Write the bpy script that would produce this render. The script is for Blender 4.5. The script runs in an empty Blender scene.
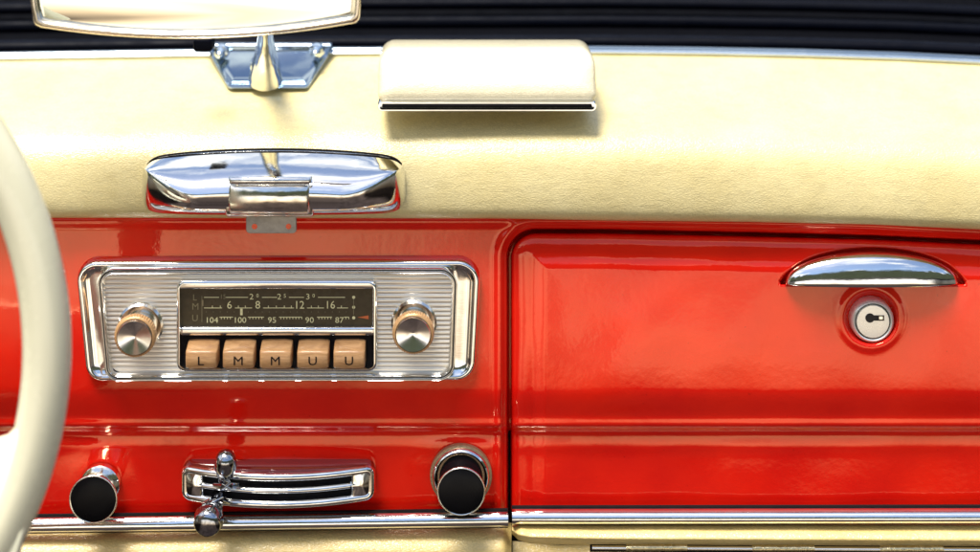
import bpy, math, random
from math import sin, cos, pi, sqrt, radians
from mathutils import Vector
random.seed(4)
S = 0.00055          # metres per photo pixel on the dashboard plane (Y = 0)
D = 0.90             # camera distance from that plane
CX, CZ = -0.020, 0.300   # the camera looks level from above the dash (lens shift frames it)
scene = bpy.context.scene
COL = scene.collection

def at(px, py, d=0.0):
    """photo position -> point d metres in front of the dashboard plane"""
    f = (D - d) / D
    return Vector(((px-490)*S*f + CX*(1-f), -d, (276-py)*S*f + CZ*(1-f)))

def sm(a, b, x):
    t = max(0.0, min(1.0, (x-a)/(b-a)))
    return t*t*(3-2*t)

def interp(pts, x):
    if x <= pts[0][0]: return pts[0][1]
    for (a, va), (b, vb) in zip(pts, pts[1:]):
        if x <= b:
            return va + (vb-va)*(x-a)/(b-a)
    return pts[-1][1]

def smooth_curve(pts, n):
    """Catmull-Rom through control tuples"""
    out = []
    m = len(pts)
    for i in range(m-1):
        p0 = pts[max(i-1, 0)]; p1 = pts[i]; p2 = pts[i+1]; p3 = pts[min(i+2, m-1)]
        for k in range(n):
            t = k/n
            out.append(tuple(0.5*((2*b) + (-a+c)*t + (2*a-5*b+4*c-d)*t*t + (-a+3*b-3*c+d)*t**3)
                             for a, b, c, d in zip(p0, p1, p2, p3)))
    out.append(tuple(pts[-1]))
    return out

# ------------------------------------------------------------------ materials
def new_mat(name):
    m = bpy.data.materials.new(name); m.use_nodes = True
    nt = m.node_tree; b = nt.nodes['Principled BSDF']
    return m, nt, b

def obj_coords(nt, scale=(1, 1, 1)):
    g = nt.nodes.new('ShaderNodeNewGeometry')
    mp = nt.nodes.new('ShaderNodeMapping'); mp.inputs['Scale'].default_value = scale
    nt.links.new(g.outputs['Position'], mp.inputs['Vector'])
    return mp.outputs['Vector']

def noise(nt, vec, scale, detail=4, rough=0.55, dist=0.0):
    n = nt.nodes.new('ShaderNodeTexNoise'); n.inputs['Scale'].default_value = scale
    n.inputs['Detail'].default_value = detail; n.inputs['Roughness'].default_value = rough
    n.inputs['Distortion'].default_value = dist
    nt.links.new(vec, n.inputs['Vector']); return n.outputs['Fac']

def ramp(nt, fac, stops):
    r = nt.nodes.new('ShaderNodeValToRGB'); nt.links.new(fac, r.inputs['Fac'])
    e = r.color_ramp.elements
    while len(e) < len(stops): e.new(0.5)
    for el, (p, c) in zip(e, stops):
        el.position = p; el.color = (c[0], c[1], c[2], 1) if isinstance(c, tuple) else (c, c, c, 1)
    return r.outputs['Color']

def bump(nt, height, strength, dist, prev=None):
    b = nt.nodes.new('ShaderNodeBump'); b.inputs['Strength'].default_value = strength
    b.inputs['Distance'].default_value = dist
    nt.links.new(height, b.inputs['Height'])
    if prev is not None: nt.links.new(prev, b.inputs['Normal'])
    return b.outputs['Normal']

def mix(nt, fac, a, b, typ='MIX'):
    m = nt.nodes.new('ShaderNodeMix'); m.data_type = 'RGBA'; m.blend_type = typ
    for s, v in ((m.inputs[0], fac), (m.inputs[6], a), (m.inputs[7], b)):
        if isinstance(v, (int, float)): s.default_value = v
        elif isinstance(v, tuple): s.default_value = (*v, 1)
        else: nt.links.new(v, s)
    return m.outputs[2]

def simple(name, col, metal=0.0, rough=0.4, coat=0.0, spec=0.5, nscale=0, nstr=0.0, cvar=0.0, ndist=0.0005):
    m, nt, b = new_mat(name)
    b.inputs['Base Color'].default_value = (*col, 1)
    b.inputs['Metallic'].default_value = metal
    b.inputs['Roughness'].default_value = rough
    b.inputs['Coat Weight'].default_value = coat; b.inputs['Coat Roughness'].default_value = 0.03
    b.inputs['Specular IOR Level'].default_value = spec
    v = obj_coords(nt)
    if nscale:
        n = noise(nt, v, nscale)
        nt.links.new(bump(nt, n, nstr, ndist), b.inputs['Normal'])
        if cvar:
            c = mix(nt, n, tuple(x*(1-cvar) for x in col), tuple(min(1, x*(1+cvar)) for x in col))
            nt.links.new(c, b.inputs['Base Color'])
    n2 = noise(nt, v, 90, 6)
    r = nt.nodes.new('ShaderNodeMapRange'); nt.links.new(n2, r.inputs['Value'])
    r.inputs['From Min'].default_value = 0.3; r.inputs['From Max'].default_value = 0.75
    r.inputs['To Min'].default_value = rough*0.8; r.inputs['To Max'].default_value = min(1, rough*1.3+0.01)
    nt.links.new(r.outputs['Result'], b.inputs['Roughness'])
    return m

def chrome(name, col=(0.84, 0.84, 0.83), rough=0.045, pit=0.25):
    m, nt, b = new_mat(name)
    b.inputs['Metallic'].default_value = 1.0
    v = obj_coords(nt)
    spots = ramp(nt, noise(nt, v, 900, 3), [(0.0, 1.0), (0.66, 1.0), (0.72, 0.45)])
    base = mix(nt, pit, col, spots, 'MULTIPLY')
    nt.links.new(base, b.inputs['Base Color'])
    r = nt.nodes.new('ShaderNodeMapRange'); nt.links.new(noise(nt, v, 60, 6, 0.65), r.inputs['Value'])
    r.inputs['From Min'].default_value = 0.35; r.inputs['From Max'].default_value = 0.75
    r.inputs['To Min'].default_value = rough; r.inputs['To Max'].default_value = rough*3.2
    nt.links.new(r.outputs['Result'], b.inputs['Roughness'])
    n1 = bump(nt, noise(nt, v, 55, 2), 0.35, 0.0004)
    nt.links.new(bump(nt, noise(nt, obj_coords(nt, (1, 1, 6)), 400, 4), 0.06, 0.0002, n1), b.inputs['Normal'])
    return m

def red_paint():
    m, nt, b = new_mat('red enamel paint')
    v = obj_coords(nt)
    c = mix(nt, ramp(nt, noise(nt, v, 14, 5, 0.6), [(0.35, 0.0), (0.65, 1.0)]), (0.70, 0.006, 0.004), (0.84, 0.013, 0.004))
    specks = ramp(nt, noise(nt, v, 520, 2), [(0.0, 1.0), (0.72, 1.0), (0.76, 0.55)])
    c = mix(nt, 0.5, c, specks, 'MULTIPLY')
    nt.links.new(c, b.inputs['Base Color'])
    b.inputs['Specular IOR Level'].default_value = 1.0
    b.inputs['Specular Tint'].default_value = (1.0, 0.60, 0.32, 1)
    b.inputs['Coat Weight'].default_value = 0.22; b.inputs['Coat IOR'].default_value = 1.5
    cr = nt.nodes.new('ShaderNodeMapRange'); nt.links.new(noise(nt, v, 35, 6, 0.7), cr.inputs['Value'])
    cr.inputs['From Min'].default_value = 0.35; cr.inputs['From Max'].default_value = 0.75
    cr.inputs['To Min'].default_value = 0.01; cr.inputs['To Max'].default_value = 0.055
    nt.links.new(cr.outputs['Result'], b.inputs['Coat Roughness']); nt.links.new(cr.outputs['Result'], b.inputs['Roughness'])
    big = bump(nt, noise(nt, obj_coords(nt, (1, 1, 1.4)), 12, 2, 0.4), 0.35, 0.003)
    mid = bump(nt, noise(nt, obj_coords(nt, (1.6, 1, 0.7)), 48, 3, 0.5), 0.10, 0.0010, big)
    peel = bump(nt, noise(nt, v, 260, 2), 0.12, 0.0004, mid)
    nt.links.new(peel, b.inputs['Coat Normal']); nt.links.new(peel, b.inputs['Normal'])
    return m

def leather(name, col_a, col_b, grain=1.0, rough=0.42):
    m, nt, b = new_mat(name)
    v = obj_coords(nt)
    n = noise(nt, v, 22, 6, 0.65)
    c = mix(nt, ramp(nt, n, [(0.35, 0.0), (0.68, 1.0)]), col_a, col_b)
    stretch = obj_coords(nt, (1, 1, 2.2))
    vo = nt.nodes.new('ShaderNodeTexVoronoi'); vo.feature = 'DISTANCE_TO_EDGE'
    vo.inputs['Scale'].default_value = 460
    wob = nt.nodes.new('ShaderNodeTexNoise'); wob.inputs['Scale'].default_value = 300
    nt.links.new(stretch, wob.inputs['Vector'])
    va = nt.nodes.new('ShaderNodeVectorMath'); va.operation = 'MULTIPLY_ADD'
    nt.links.new(wob.outputs['Color'], va.inputs[0]); va.inputs[1].default_value = (0.004,)*3
    nt.links.new(stretch, va.inputs[2]); nt.links.new(va.outputs[0], vo.inputs['Vector'])
    cell = ramp(nt, vo.outputs['Distance'], [(0.0, 0.0), (0.25, 1.0)])
    creases = ramp(nt, noise(nt, obj_coords(nt, (1, 1, 3.0)), 130, 5, 0.6, 0.6), [(0.38, 0.0), (0.5, 1.0)])
    c = mix(nt, 0.10*grain, c, cell, 'MULTIPLY')
    c = mix(nt, 0.08*grain, c, creases, 'MULTIPLY')
    nt.links.new(c, b.inputs['Base Color'])
    b.inputs['Roughness'].default_value = rough; b.inputs['Specular IOR Level'].default_value = 0.6
    b.inputs['Coat Weight'].default_value = 0.6; b.inputs['Coat Roughness'].default_value = 0.22
    b1 = bump(nt, noise(nt, v, 30, 3), 0.35, 0.002)
    b2 = bump(nt, creases, 0.16*grain, 0.0003, b1)
    b3 = bump(nt, cell, 0.34*grain, 0.00025, b2)
    nt.links.new(b3, b.inputs['Coat Normal'])
    nt.links.new(b3, b.inputs['Normal'])
    return m

def ribbed_metal():
    m, nt, b = new_mat('brushed radio face metal')
    v = obj_coords(nt, (0.4, 1, 40))
    c = mix(nt, noise(nt, v, 60, 4), (0.78, 0.72, 0.61), (0.93, 0.88, 0.79))
    nt.links.new(c, b.inputs['Base Color'])
    b.inputs['Metallic'].default_value = 0.6; b.inputs['Roughness'].default_value = 0.32
    nt.links.new(bump(nt, noise(nt, v, 90, 3), 0.12, 0.0002), b.inputs['Normal'])
    return m

def spun_metal(center):
    m, nt, b = new_mat('spun aluminium cap')
    b.inputs['Base Color'].default_value = (0.93, 0.91, 0.88, 1); b.inputs['Metallic'].default_value = 1
    b.inputs['Roughness'].default_value = 0.13; b.inputs['Anisotropic'].default_value = 0.9
    t = nt.nodes.new('ShaderNodeTangent'); t.direction_type = 'RADIAL'; t.axis = 'Y'
    nt.links.new(t.outputs[0], b.inputs['Tangent'])
    return m

def bakelite():
    m, nt, b = new_mat('peach bakelite')
    v = obj_coords(nt, (1, 1, 6))
    c = mix(nt, ramp(nt, noise(nt, v, 120, 5, 0.6, 0.8), [(0.3, 0.0), (0.7, 1.0)]), (0.38, 0.19, 0.075), (0.62, 0.35, 0.155))
    nt.links.new(c, b.inputs['Base Color'])
    b.inputs['Roughness'].default_value = 0.35; b.inputs['Coat Weight'].default_value = 0.15
    return m

M = {
 'red': red_paint(),
 'leather': leather('cream leather', (0.68, 0.555, 0.25), (0.75, 0.635, 0.32)),
 'leather_low': leather('lower cream leather', (0.72, 0.52, 0.18), (0.79, 0.61, 0.25), 1.3),
 'leather_box': leather('cushion cream leather', (0.76, 0.68, 0.46), (0.80, 0.72, 0.50), 0.8, 0.36),
 'chrome': chrome('chrome'),
 'old_chrome': chrome('aged chrome', (0.86, 0.82, 0.74), 0.09, 0.6),
 'blue_chrome': chrome('cool chrome', (0.80, 0.88, 0.92), 0.03, 0.2),
 'dark_refl_chrome': chrome('dark reflection chrome', (0.34, 0.41, 0.47), 0.05, 0.2),  # foot plate and upper strip: dark reflection put into the chrome colour
 'rim_metal': chrome('warm polished rim', (0.86, 0.76, 0.62), 0.10, 0.4),
 'tab_steel': simple('dull grey steel', (0.36, 0.33, 0.29), 0.55, 0.5, 0, 0.5, 300, 0.5, 0.3),
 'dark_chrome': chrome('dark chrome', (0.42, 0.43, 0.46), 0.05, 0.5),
 'mirror': simple('mirror glass', (0.78, 0.80, 0.74), 1.0, 0.02),
 'face': ribbed_metal(),
 'spun': spun_metal(None),
 'bakelite': bakelite(),
 'tan_ring': simple('tan knurled ring', (0.62, 0.36, 0.16), 0.35, 0.4, 0, 0.5, 700, 0.6, 0.35),
 'ivory': simple('ivory plastic', (0.82, 0.78, 0.56), 0, 0.25, 0.6, 0.5, 30, 0.1, 0.05),
 'black': simple('black gloss knob', (0.003, 0.003, 0.004), 0, 0.30, 0.0, 0.12),
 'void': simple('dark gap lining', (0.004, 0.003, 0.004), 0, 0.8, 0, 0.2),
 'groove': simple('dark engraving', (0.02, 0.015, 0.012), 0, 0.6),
 'dial': simple('olive brown dial', (0.070, 0.052, 0.028), 0, 0.30, 0.0, 0.15, 260, 0.1, 0.35),
 'dial_ink': simple('pale dial lettering', (0.80, 0.74, 0.40), 0, 0.5),
 'dial_ink_dim': simple('faded dial lettering', (0.22, 0.18, 0.09), 0, 0.5),
 'orange': simple('orange pointer', (0.60, 0.13, 0.03), 0, 0.5),
 'ink': simple('black lettering', (0.02, 0.012, 0.008), 0, 0.5),
 'rubber': simple('navy black rubber', (0.0012, 0.0018, 0.005), 0, 0.5, 0.0, 0.06, 40, 0.3, 0.3, 0.002),
 'rubber_dull': simple('dull black rubber', (0.001, 0.0012, 0.0025), 0, 0.7, 0, 0.05),
 'lock_metal': simple('ivory polished lock', (0.95, 0.92, 0.83), 0.5, 0.3),
 'brass': simple('worn brass hinge', (0.72, 0.58, 0.34), 0.9, 0.25, 0, 0.5, 500, 0.8, 0.5),
 'rust': simple('worn dark nickel', (0.30, 0.20, 0.12), 0.7, 0.4, 0, 0.5, 600, 0.8, 0.5),
}

# ------------------------------------------------------------------ objects
def mesh_obj(name, verts, faces, mat, parent=None, smooth=True, auto=None, uv=None):
    me = bpy.data.meshes.new(name)
    me.from_pydata([tuple(v) for v in verts], [], faces)
    me.materials.append(M[mat]) if isinstance(mat, str) else me.materials.append(mat)
    me.validate()
    import bmesh
    bm = bmesh.new(); bm.from_mesh(me)
    bmesh.ops.recalc_face_normals(bm, faces=bm.faces)
    bm.to_mesh(me); bm.free()
    if smooth:
        me.polygons.foreach_set('use_smooth', [True]*len(me.polygons))
        if auto is not None: me.set_sharp_from_angle(angle=radians(auto))
    o = bpy.data.objects.new(name, me); COL.objects.link(o)
    if parent is not None:
        o.parent = parent
        o.matrix_parent_inverse = parent_world(parent).inverted()
    return o

def parent_world(p):
    from mathutils import Matrix
    m = Matrix.Translation(p.location) @ p.rotation_euler.to_matrix().to_4x4()
    if p.parent is not None:
        m = parent_world(p.parent) @ p.matrix_parent_inverse @ m
    return m

def thing(name, label, cat, loc, group=None):
    o = bpy.data.objects.new(name, None); COL.objects.link(o)
    o.empty_display_size = 0.02
    o.location = loc; o['label'] = label; o['category'] = cat
    if group: o['group'] = group
    return o

def grid(xs, ys, fn, name, mat, parent, keep=None):
    """sheet of points fn(px,py) -> depth, laid over photo coordinates"""
    verts = [at(x, y, fn(x, y)) for y in ys for x in xs]
    n = len(xs); faces = []
    for j in range(len(ys)-1):
        for i in range(n-1):
            if keep is None or keep((xs[i]+xs[i+1])/2, (ys[j]+ys[j+1])/2):
                faces.append((j*n+i, j*n+i+1, (j+1)*n+i+1, (j+1)*n+i))
    used = sorted({v for f in faces for v in f}); idx = {v: k for k, v in enumerate(used)}
    return mesh_obj(name, [verts[v] for v in used], [tuple(idx[v] for v in f) for f in faces], mat, parent)

def strip(path, profile, name, mat, parent, caps=True):
    """sweep profile [(dpy, dd)] along path [(px, py, d)]"""
    verts = []; faces = []
    n = len(profile)
    for (px, py, d) in path:
        for (a, b) in profile: verts.append(at(px, py, d) + Vector((0, -b, -a*S)))
    for i in range(len(path)-1):
        for j in range(n-1):
            faces.append((i*n+j, i*n+j+1, (i+1)*n+j+1, (i+1)*n+j))
    if caps:
        faces.append(tuple(range(n))); faces.append(tuple(range((len(path)-1)*n, len(path)*n)))
    return mesh_obj(name, verts, faces, mat, parent, True, 50)

def rpoly(corners, radii, n=8, inset=0.0):
    """rounded polygon of (x, z), clockwise or not; inset moves each side inward"""
    m = len(corners); area = sum(corners[i][0]*corners[(i+1) % m][1]-corners[(i+1) % m][0]*corners[i][1] for i in range(m))
    sg = 1 if area > 0 else -1
    def line(i):
        a = Vector(corners[i]); b = Vector(corners[(i+1) % m]); t = (b-a).normalized()
        nrm = Vector((-t.y, t.x))*sg
        return a + nrm*inset, t
    cs = []
    for i in range(m):
        p, t = line((i-1) % m); q, u = line(i)
        den = t.x*u.y - t.y*u.x
        if abs(den) < 1e-9: cs.append(q); continue
        k = ((q.x-p.x)*u.y-(q.y-p.y)*u.x)/den
        cs.append(p + t*k)
    out = []
    for i in range(m):
        c = cs[i]; a = (cs[i-1]-c).normalized(); b = (cs[(i+1) % m]-c).normalized()
        r = max(radii[i]-inset, 0.00005)
        ang = a.angle(b); 
        if ang > 3.1: out += [c]*(n+1); continue
        dist = r/math.tan(ang/2); cen = c + (a+b).normalized()*(r/sin(ang/2))
        p0 = c + a*dist; p1 = c + b*dist
        v0 = p0-cen; v1 = p1-cen
        tot = v0.angle(v1); s = 1 if (v0.x*v1.y-v0.y*v1.x) > 0 else -1
        for k in range(n+1):
            th = s*tot*k/n
            out.append(cen + Vector((v0.x*cos(th)-v0.y*sin(th), v0.x*sin(th)+v0.y*cos(th))))
    return [(p.x, p.y) for p in out]

def pxy(pts, d=0.0):
    return [(at(x, y, d).x, at(x, y, d).z) for x, y in pts]

def rings(name, loops, mat, parent, cap0=False, cap1=False, auto=40):
    """loops: list of closed loops of 3D points with equal count"""
    n = len(loops[0]); verts = [p for l in loops for p in l]; faces = []
    for j in range(len(loops)-1):
        for i in range(n):
            k = (i+1) % n
            faces.append((j*n+i, j*n+k, (j+1)*n+k, (j+1)*n+i))
    if cap0: faces.append(tuple(range(n)))
    if cap1: faces.append(tuple(range((len(loops)-1)*n, len(loops)*n)))
    return mesh_obj(name, verts, faces, mat, parent, True, auto)

def frame(name, corners, radii, prof, mat, parent, cap1=False, cap0=False, n=8, auto=40):
    """prof: list of (inset metres, depth toward the camera)"""
    loops = [[(x, -d, z) for x, z in rpoly(corners, radii, n, ins)] for ins, d in prof]
    return rings(name, loops, mat, parent, cap0, cap1, auto)

def lathe(name, px, py, dref, prof, mat, parent, seg=48, auto=35, knurl=None, tilt=(0, 0), cap=True):
    """prof (radius px at true scale S, depth from dref); axis runs toward the camera"""
    c = at(px, py, dref)
    verts = []; faces = []; n = seg
    for j, (r, dd) in enumerate(prof):
        for i in range(n):
            a = 2*pi*i/n; rr = r
            if knurl and j in knurl: rr = r*(1+(0.02 if i % 2 else -0.02))
            verts.append((c.x + rr*S*cos(a) + tilt[0]*dd, c.y - dd, c.z + rr*S*sin(a) + tilt[1]*dd))
    for j in range(len(prof)-1):
        for i in range(n):
            k = (i+1) % n
            faces.append((j*n+i, j*n+k, (j+1)*n+k, (j+1)*n+i))
    if cap: faces.append(tuple(range((len(prof)-1)*n, len(prof)*n)))
    # mesh is stored around its own centre so radial tangents work
    cc = Vector(c)
    o = mesh_obj(name, [Vector(v)-cc for v in verts], faces, mat, None, True, auto)
    o.location = cc
    if parent is not None:
        o.parent = parent; o.matrix_parent_inverse = parent_world(parent).inverted()
    return o

def tube(name, pts, radii, mat, parent, seg=20, flat=(1, 1)):
    verts = []; faces = []
    pts = [Vector(p) for p in pts]; up = Vector((1, 0, 0))
    for i, p in enumerate(pts):
        t = (pts[min(i+1, len(pts)-1)]-pts[max(i-1, 0)]).normalized()
        a = (up - t*up.dot(t)).normalized(); b = t.cross(a)
        for k in range(seg):
            th = 2*pi*k/seg
            verts.append(p + a*cos(th)*radii[i]*flat[0] + b*sin(th)*radii[i]*flat[1])
    for i in range(len(pts)-1):
        for k in range(seg):
            l = (k+1) % seg
            faces.append((i*seg+k, i*seg+l, (i+1)*seg+l, (i+1)*seg+k))
    faces.append(tuple(range(seg))); faces.append(tuple(range((len(pts)-1)*seg, len(pts)*seg)))
    return mesh_obj(name, verts, faces, mat, parent, True, 60)

def text_geo(items, d, ext=0.00008):
    """items: (string, px, py, cap height px[, x stretch]); centred at px, py"""
    verts = []; faces = []
    for it in items:
        s, px, py, h = it[:4]; sx = it[4] if len(it) > 4 else 1.0
        cu = bpy.data.curves.new('t', 'FONT'); cu.body = s; cu.size = 1; cu.extrude = 0.0; cu.resolution_u = 3
        if len(it) > 5: cu.offset = it[5]
        o = bpy.data.objects.new('t', cu)
        COL.objects.link(o)
        bpy.context.view_layer.update()
        me = bpy.data.meshes.new_from_object(o.evaluated_get(bpy.context.evaluated_depsgraph_get()))
        xs = [v.co.x for v in me.vertices]; ys = [v.co.y for v in me.vertices]
        cx = (min(xs)+max(xs))/2; cy = (min(ys)+max(ys))/2; k = h*S/(max(ys)-min(ys))
        c = at(px, py, d); base = len(verts)
        for v in me.vertices:
            verts.append((c.x+(v.co.x-cx)*k*sx, -d, c.z+(v.co.y-cy)*k))
        for p in me.polygons: faces.append(tuple(base+q for q in p.vertices))
        bpy.data.objects.remove(o); bpy.data.meshes.remove(me); bpy.data.curves.remove(cu)
    return verts, faces

def quad(verts, faces, x0, y0, x1, y1, d):
    b = len(verts)
    verts += [tuple(at(x0, y0, d)), tuple(at(x1, y0, d)), tuple(at(x1, y1, d)), tuple(at(x0, y1, d))]
    faces.append((b, b+1, b+2, b+3))

def frange(a, b, s):
    n = max(1, int(round((b-a)/s))); return [a+(b-a)*i/n for i in range(n+1)]

# ================================================================== DASHBOARD
dash = thing('dashboard', 'vintage red painted car dashboard with cream leather padding above and below', 'dashboard', at(490, 520, 0))

def top_line(x): return interp([(-60, 234), (520, 233), (600, 233), (750, 236), (870, 239), (980, 244), (1060, 248)], x)
X0 = 511.0; RC = 25.0
def door_e(x, y):
    """distance inside the glove box opening (negative outside)"""
    ex, ey = x-X0, y-top_line(x)
    if ex < RC and ey < RC: return RC - math.hypot(RC-ex, RC-ey)
    return min(ex, ey)

def body(x, y):
    """shape of the pressed steel panel"""
    d = 0.0
    d += 0.0045*sm(215, 420, y) + 0.0015*math.sin((y-215)/205*pi) if y < 420 else 0.0045
    d += -0.0030*sm(388, 430, y)
    d += -0.0030*sm(425, 436, y)
    d += 0.0007*math.exp(-((y-424)/5)**2) - 0.0006*math.exp(-((y-431)/2.6)**2)
    d += 0.0004*math.exp(-((y-446)/7.0)**2)
    d -= 0.0009*sm(440, 512, y)
    return d

def scoop(x, y, cx, cy, r, depth):
    q = math.hypot(x-cx, y-cy)/r
    return -depth*(1-sm(0.72, 1.0, q))

def panel_d(x, y):
    d = body(x, y)
    e = -door_e(x, y) - 4.2          # distance from the edge of the gap
    d += 0.0016*math.exp(-((e-7.5)/4.5)**2)
    if e < 7: d -= 0.0016*(1-sm(0, 7, e))
    if e < 0.6: d -= 0.014*(1-sm(-1.6, 0.6, e))
    # swelling round the pull knobs and the heater slot
    d += 0.0016*math.exp(-(((x-458)/44)**2+((y-472)/38)**2)**2)
    d += 0.0012*math.exp(-(((x-95)/36)**2+((y-485)/36)**2)**2)
    d += 0.0010*math.exp(-((y-222)/5)**2)
    return d
xs = frange(-60, 470, 3.5) + frange(471.5, 545, 1.0) + frange(548, 1060, 4)[0:]
ys = frange(208, 270, 1.0) + frange(271.5, 415, 2.5) + frange(416, 452, 1.2) + frange(454, 520, 2.2)
grid(xs, ys, panel_d, 'painted_panel', 'red', dash)

# cream padding
def padT(x): return interp([(-80, 60), (0, 58), (200, 55), (340, 53), (600, 52), (700, 53), (800, 55), (900, 58), (980, 62), (1080, 67)], x)
def padB(x): return interp([(-80, 217), (500, 218), (600, 220), (750, 221.5), (870, 224), (980, 229), (1080, 234)], x)
PROF = smooth_curve([(0.0, -0.090), (0.14, -0.064), (0.28, -0.040), (0.40, -0.0165), (0.50, -0.002), (0.62, 0.0065), (0.80, 0.0110), (0.95, 0.0120), (1.0, 0.0090)], 10)
def pad_d(x, t):
    d = interp(PROF, t)
    return d + 0.0018*sin(x*0.011+1.3)*sin(t*3.1)
verts = []; faces = []
xs = frange(-80, 1080, 6); ts = frange(0, 1, 1/70)
for t in ts:
    for x in xs:
        verts.append(at(x, padT(x)+(padB(x)-padT(x))*t, pad_d(x, t)))
for x in xs: verts.append(at(x, padB(x)+0.5, 0.004))
for x in xs: verts.append(at(x, padB(x)-1.5, -0.006))
n = len(xs)
for j in range(len(ts)+1):
    for i in range(n-1): faces.append((j*n+i, j*n+i+1, (j+1)*n+i+1, (j+1)*n+i))
mesh_obj('top_pad', verts, faces, 'leather', dash)
def pad_at(px, py): 
    return pad_d(px, (py-padT(px))/(padB(px)-padT(px)))

# chrome strips along the windscreen edge of the pad (left and right of the mirror foot)
half = [(5.0*-cos(a)-0.0, 0.0045*sin(a)) for a in frange(0, pi, pi/10)]
def top_trim(x0, x1, k):
    path = [(x, padT(x)-5.0, -0.0930) for x in frange(x0, x1, 12)]
    strip(path, [(a*0.5, b) for a, b in half], 'chrome_strip', 'dark_refl_chrome', dash)
    path = [(x, padT(x)-0.6, -0.0890) for x in frange(x0, x1, 12)]
    return strip(path, [(a*k*0.6, b*0.7) for a, b in half], 'chrome_strip', 'blue_chrome', dash)
top_trim(-80, 212, 1.0); top_trim(330, 1080, 0.9)

# chrome moulding under the red panel, left part
def mould(path, name, parent, h=8.0, dep=0.0065):
    prof = [(-h*cos(a), dep*sin(a)**0.7) for a in frange(0.0, pi, pi/14)]
    strip(path, prof, name, 'chrome', parent)
    # thin lip above and below
    strip([(x, y-h-0.6, d) for x, y, d in path], [(-0.7, 0), (-0.6, 0.0018), (0.6, 0.0018), (0.7, 0)], name+'_lip', 'void', parent)
    strip([(x, y+h+0.6, d) for x, y, d in path], [(-1.3, 0), (-1.2, 0.0018), (1.2, 0.0018), (1.3, 0)], name+'_lip', 'void', parent)
mould([(x, interp([(-60, 524), (508, 517)], x), 0.0035) for x in frange(-60, 507.8, 12)], 'lower_moulding', dash, 7.6)

# lower leather of the fixed dash
def low_pad(name, x0, x1, ytop, ybot, parent, seam_right=None, lift=0.0):
    xs = frange(x0, x1, 3); ts = frange(0, 1, 1/16)
    vs = []; fs = []
    for t in ts:
        for x in xs:
            y0, y1 = ytop(x), ybot(x)
            dd = -0.003+lift + 0.0150*sin(min(1, t*1.1)*pi*0.55) 
            if seam_right is not None:
                side = (x1-x) if seam_right else (x-x0)
                dd -= 0.007*(1-sm(0, 9, side))
            dd -= 0.012*sm(0.72, 1.0, t)
            vs.append(at(x, y0+(y1-y0)*t, dd + 0.0005*sin(x*0.05)*t))
    n = len(xs)
    for j in range(len(ts)-1):
        for i in range(n-1): fs.append((j*n+i, j*n+i+1, (j+1)*n+i+1, (j+1)*n+i))
    return mesh_obj(name, vs, fs, 'leather_low', parent)
low_pad('lower_pad', -60, 511.5, lambda x: interp([(-60, 531), (508, 523)], x), lambda x: 566, dash, True)
# the leather that shows under the end of the glove box flap
low_pad('knee_pad', 512.5, 1060, lambda x: interp([(512, 541), (560, 545), (1060, 549)], x), lambda x: 610, dash, None, -0.008)
# dark lining behind the seams
v = []; f = []
quad(v, f, -120, 150, 1150, 700, -0.016)
mesh_obj('backing', v, f, 'void', dash, False)

# ================================================================== GLOVE BOX DOOR
door = thing('glove_box_door', 'red glove box door on the right with chrome pull and round lock', 'glove box door', at(745, 545, 0))
HL, HR, HB = 780.0, 965.0, 284.0
def arc_top(x):
    t = (x-(HL+HR)/2)/((HR-HL)/2)
    if abs(t) >= 1: return HB+9
    return HB - 36*(1-abs(t)**2.1)**0.62
def door_d(x, y):
    e = door_e(x, y)
    d = body(x, y) + 0.0006
    d += -0.0030*math.exp(-e/5.0) - 0.0022*math.exp(-e/16.0)
    if e < 1.4: d -= 0.012*(1-sm(-1.5, 1.4, e))
    # bevelled shoulder round the raised field
    d += 0.0014*sm(20, 36, e)
    # recess above the pull
    if HL-6 < x < HR+6 and y < HB+4:
        a = arc_top(x)
        ins = min(y-a, (HB+2-y))
        d -= 0.0085*sm(-0.8, 1.8, y-a)*sm(-1.5, 2.0, HB-y)
    q = math.hypot(x-871, y-318)
    d += -0.0065*(1-sm(22.5, 27, q)) + 0.0007*math.exp(-((q-30)/4.0)**2)
    # faint dents
    d += 0.0004*sin(x*0.021+0.6)*sin(y*0.021) + 0.00012*sin(x*0.06+y*0.04)
    return d
xs = frange(508, 560, 1.0) + frange(562, 770, 3.0) + frange(771.5, 972, 1.6) + frange(975, 1060, 4)
ys = frange(229, 292, 1.0) + frange(293.5, 350, 1.6) + frange(352, 415, 2.5) + frange(416, 452, 1.2) + frange(454, 510, 2.2)
pan = grid(xs, ys, door_d, 'door_panel', 'red', door, keep=lambda x, y: door_e(x, y) > -1.6)
mould([(x, interp([(511, 514.0), (1060, 513.0)], x), 0.0048) for x in frange(511.8, 1060, 12)], 'door_moulding', door, 7.4, 0.0075)
low_pad('door_padding', 512.0, 1060, lambda x: 520.5, lambda x: interp([(512, 534), (518, 540), (530, 543.5), (600, 546), (1060, 549)], x), door, False, 0.004)
# piano hinge
strip([(x, interp([(590, 548.0), (1060, 550.3)], x), 0.0110) for x in frange(590, 1060, 20)], [(-3.6, 0), (-3.4, 0.0006), (3.4, 0.0006), (3.6, 0)], 'hinge_gap', 'void', door)
hinge = strip([(x, interp([(590, 547.5), (1060, 549.8)], x), 0.0118) for x in frange(592, 1060, 20)],
      [(2.0*-cos(a), 0.0016*sin(a)) for a in frange(0, pi, pi/8)], 'hinge', 'old_chrome', door)
for x0, x1 in ((626, 687), (752, 814), (880, 943), (1005, 1060)):
    y = interp([(590, 547), (1060, 549.3)], x0)
    nseg = 7
    strip([(x0+(x1-x0)*i/40, y, 0.0120) for i in range(41)],
          [(3.0*-cos(a), 0.0022*sin(a)) for a in frange(0, pi, pi/8)], 'hinge_knuckle', 'brass' , hinge)
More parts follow.
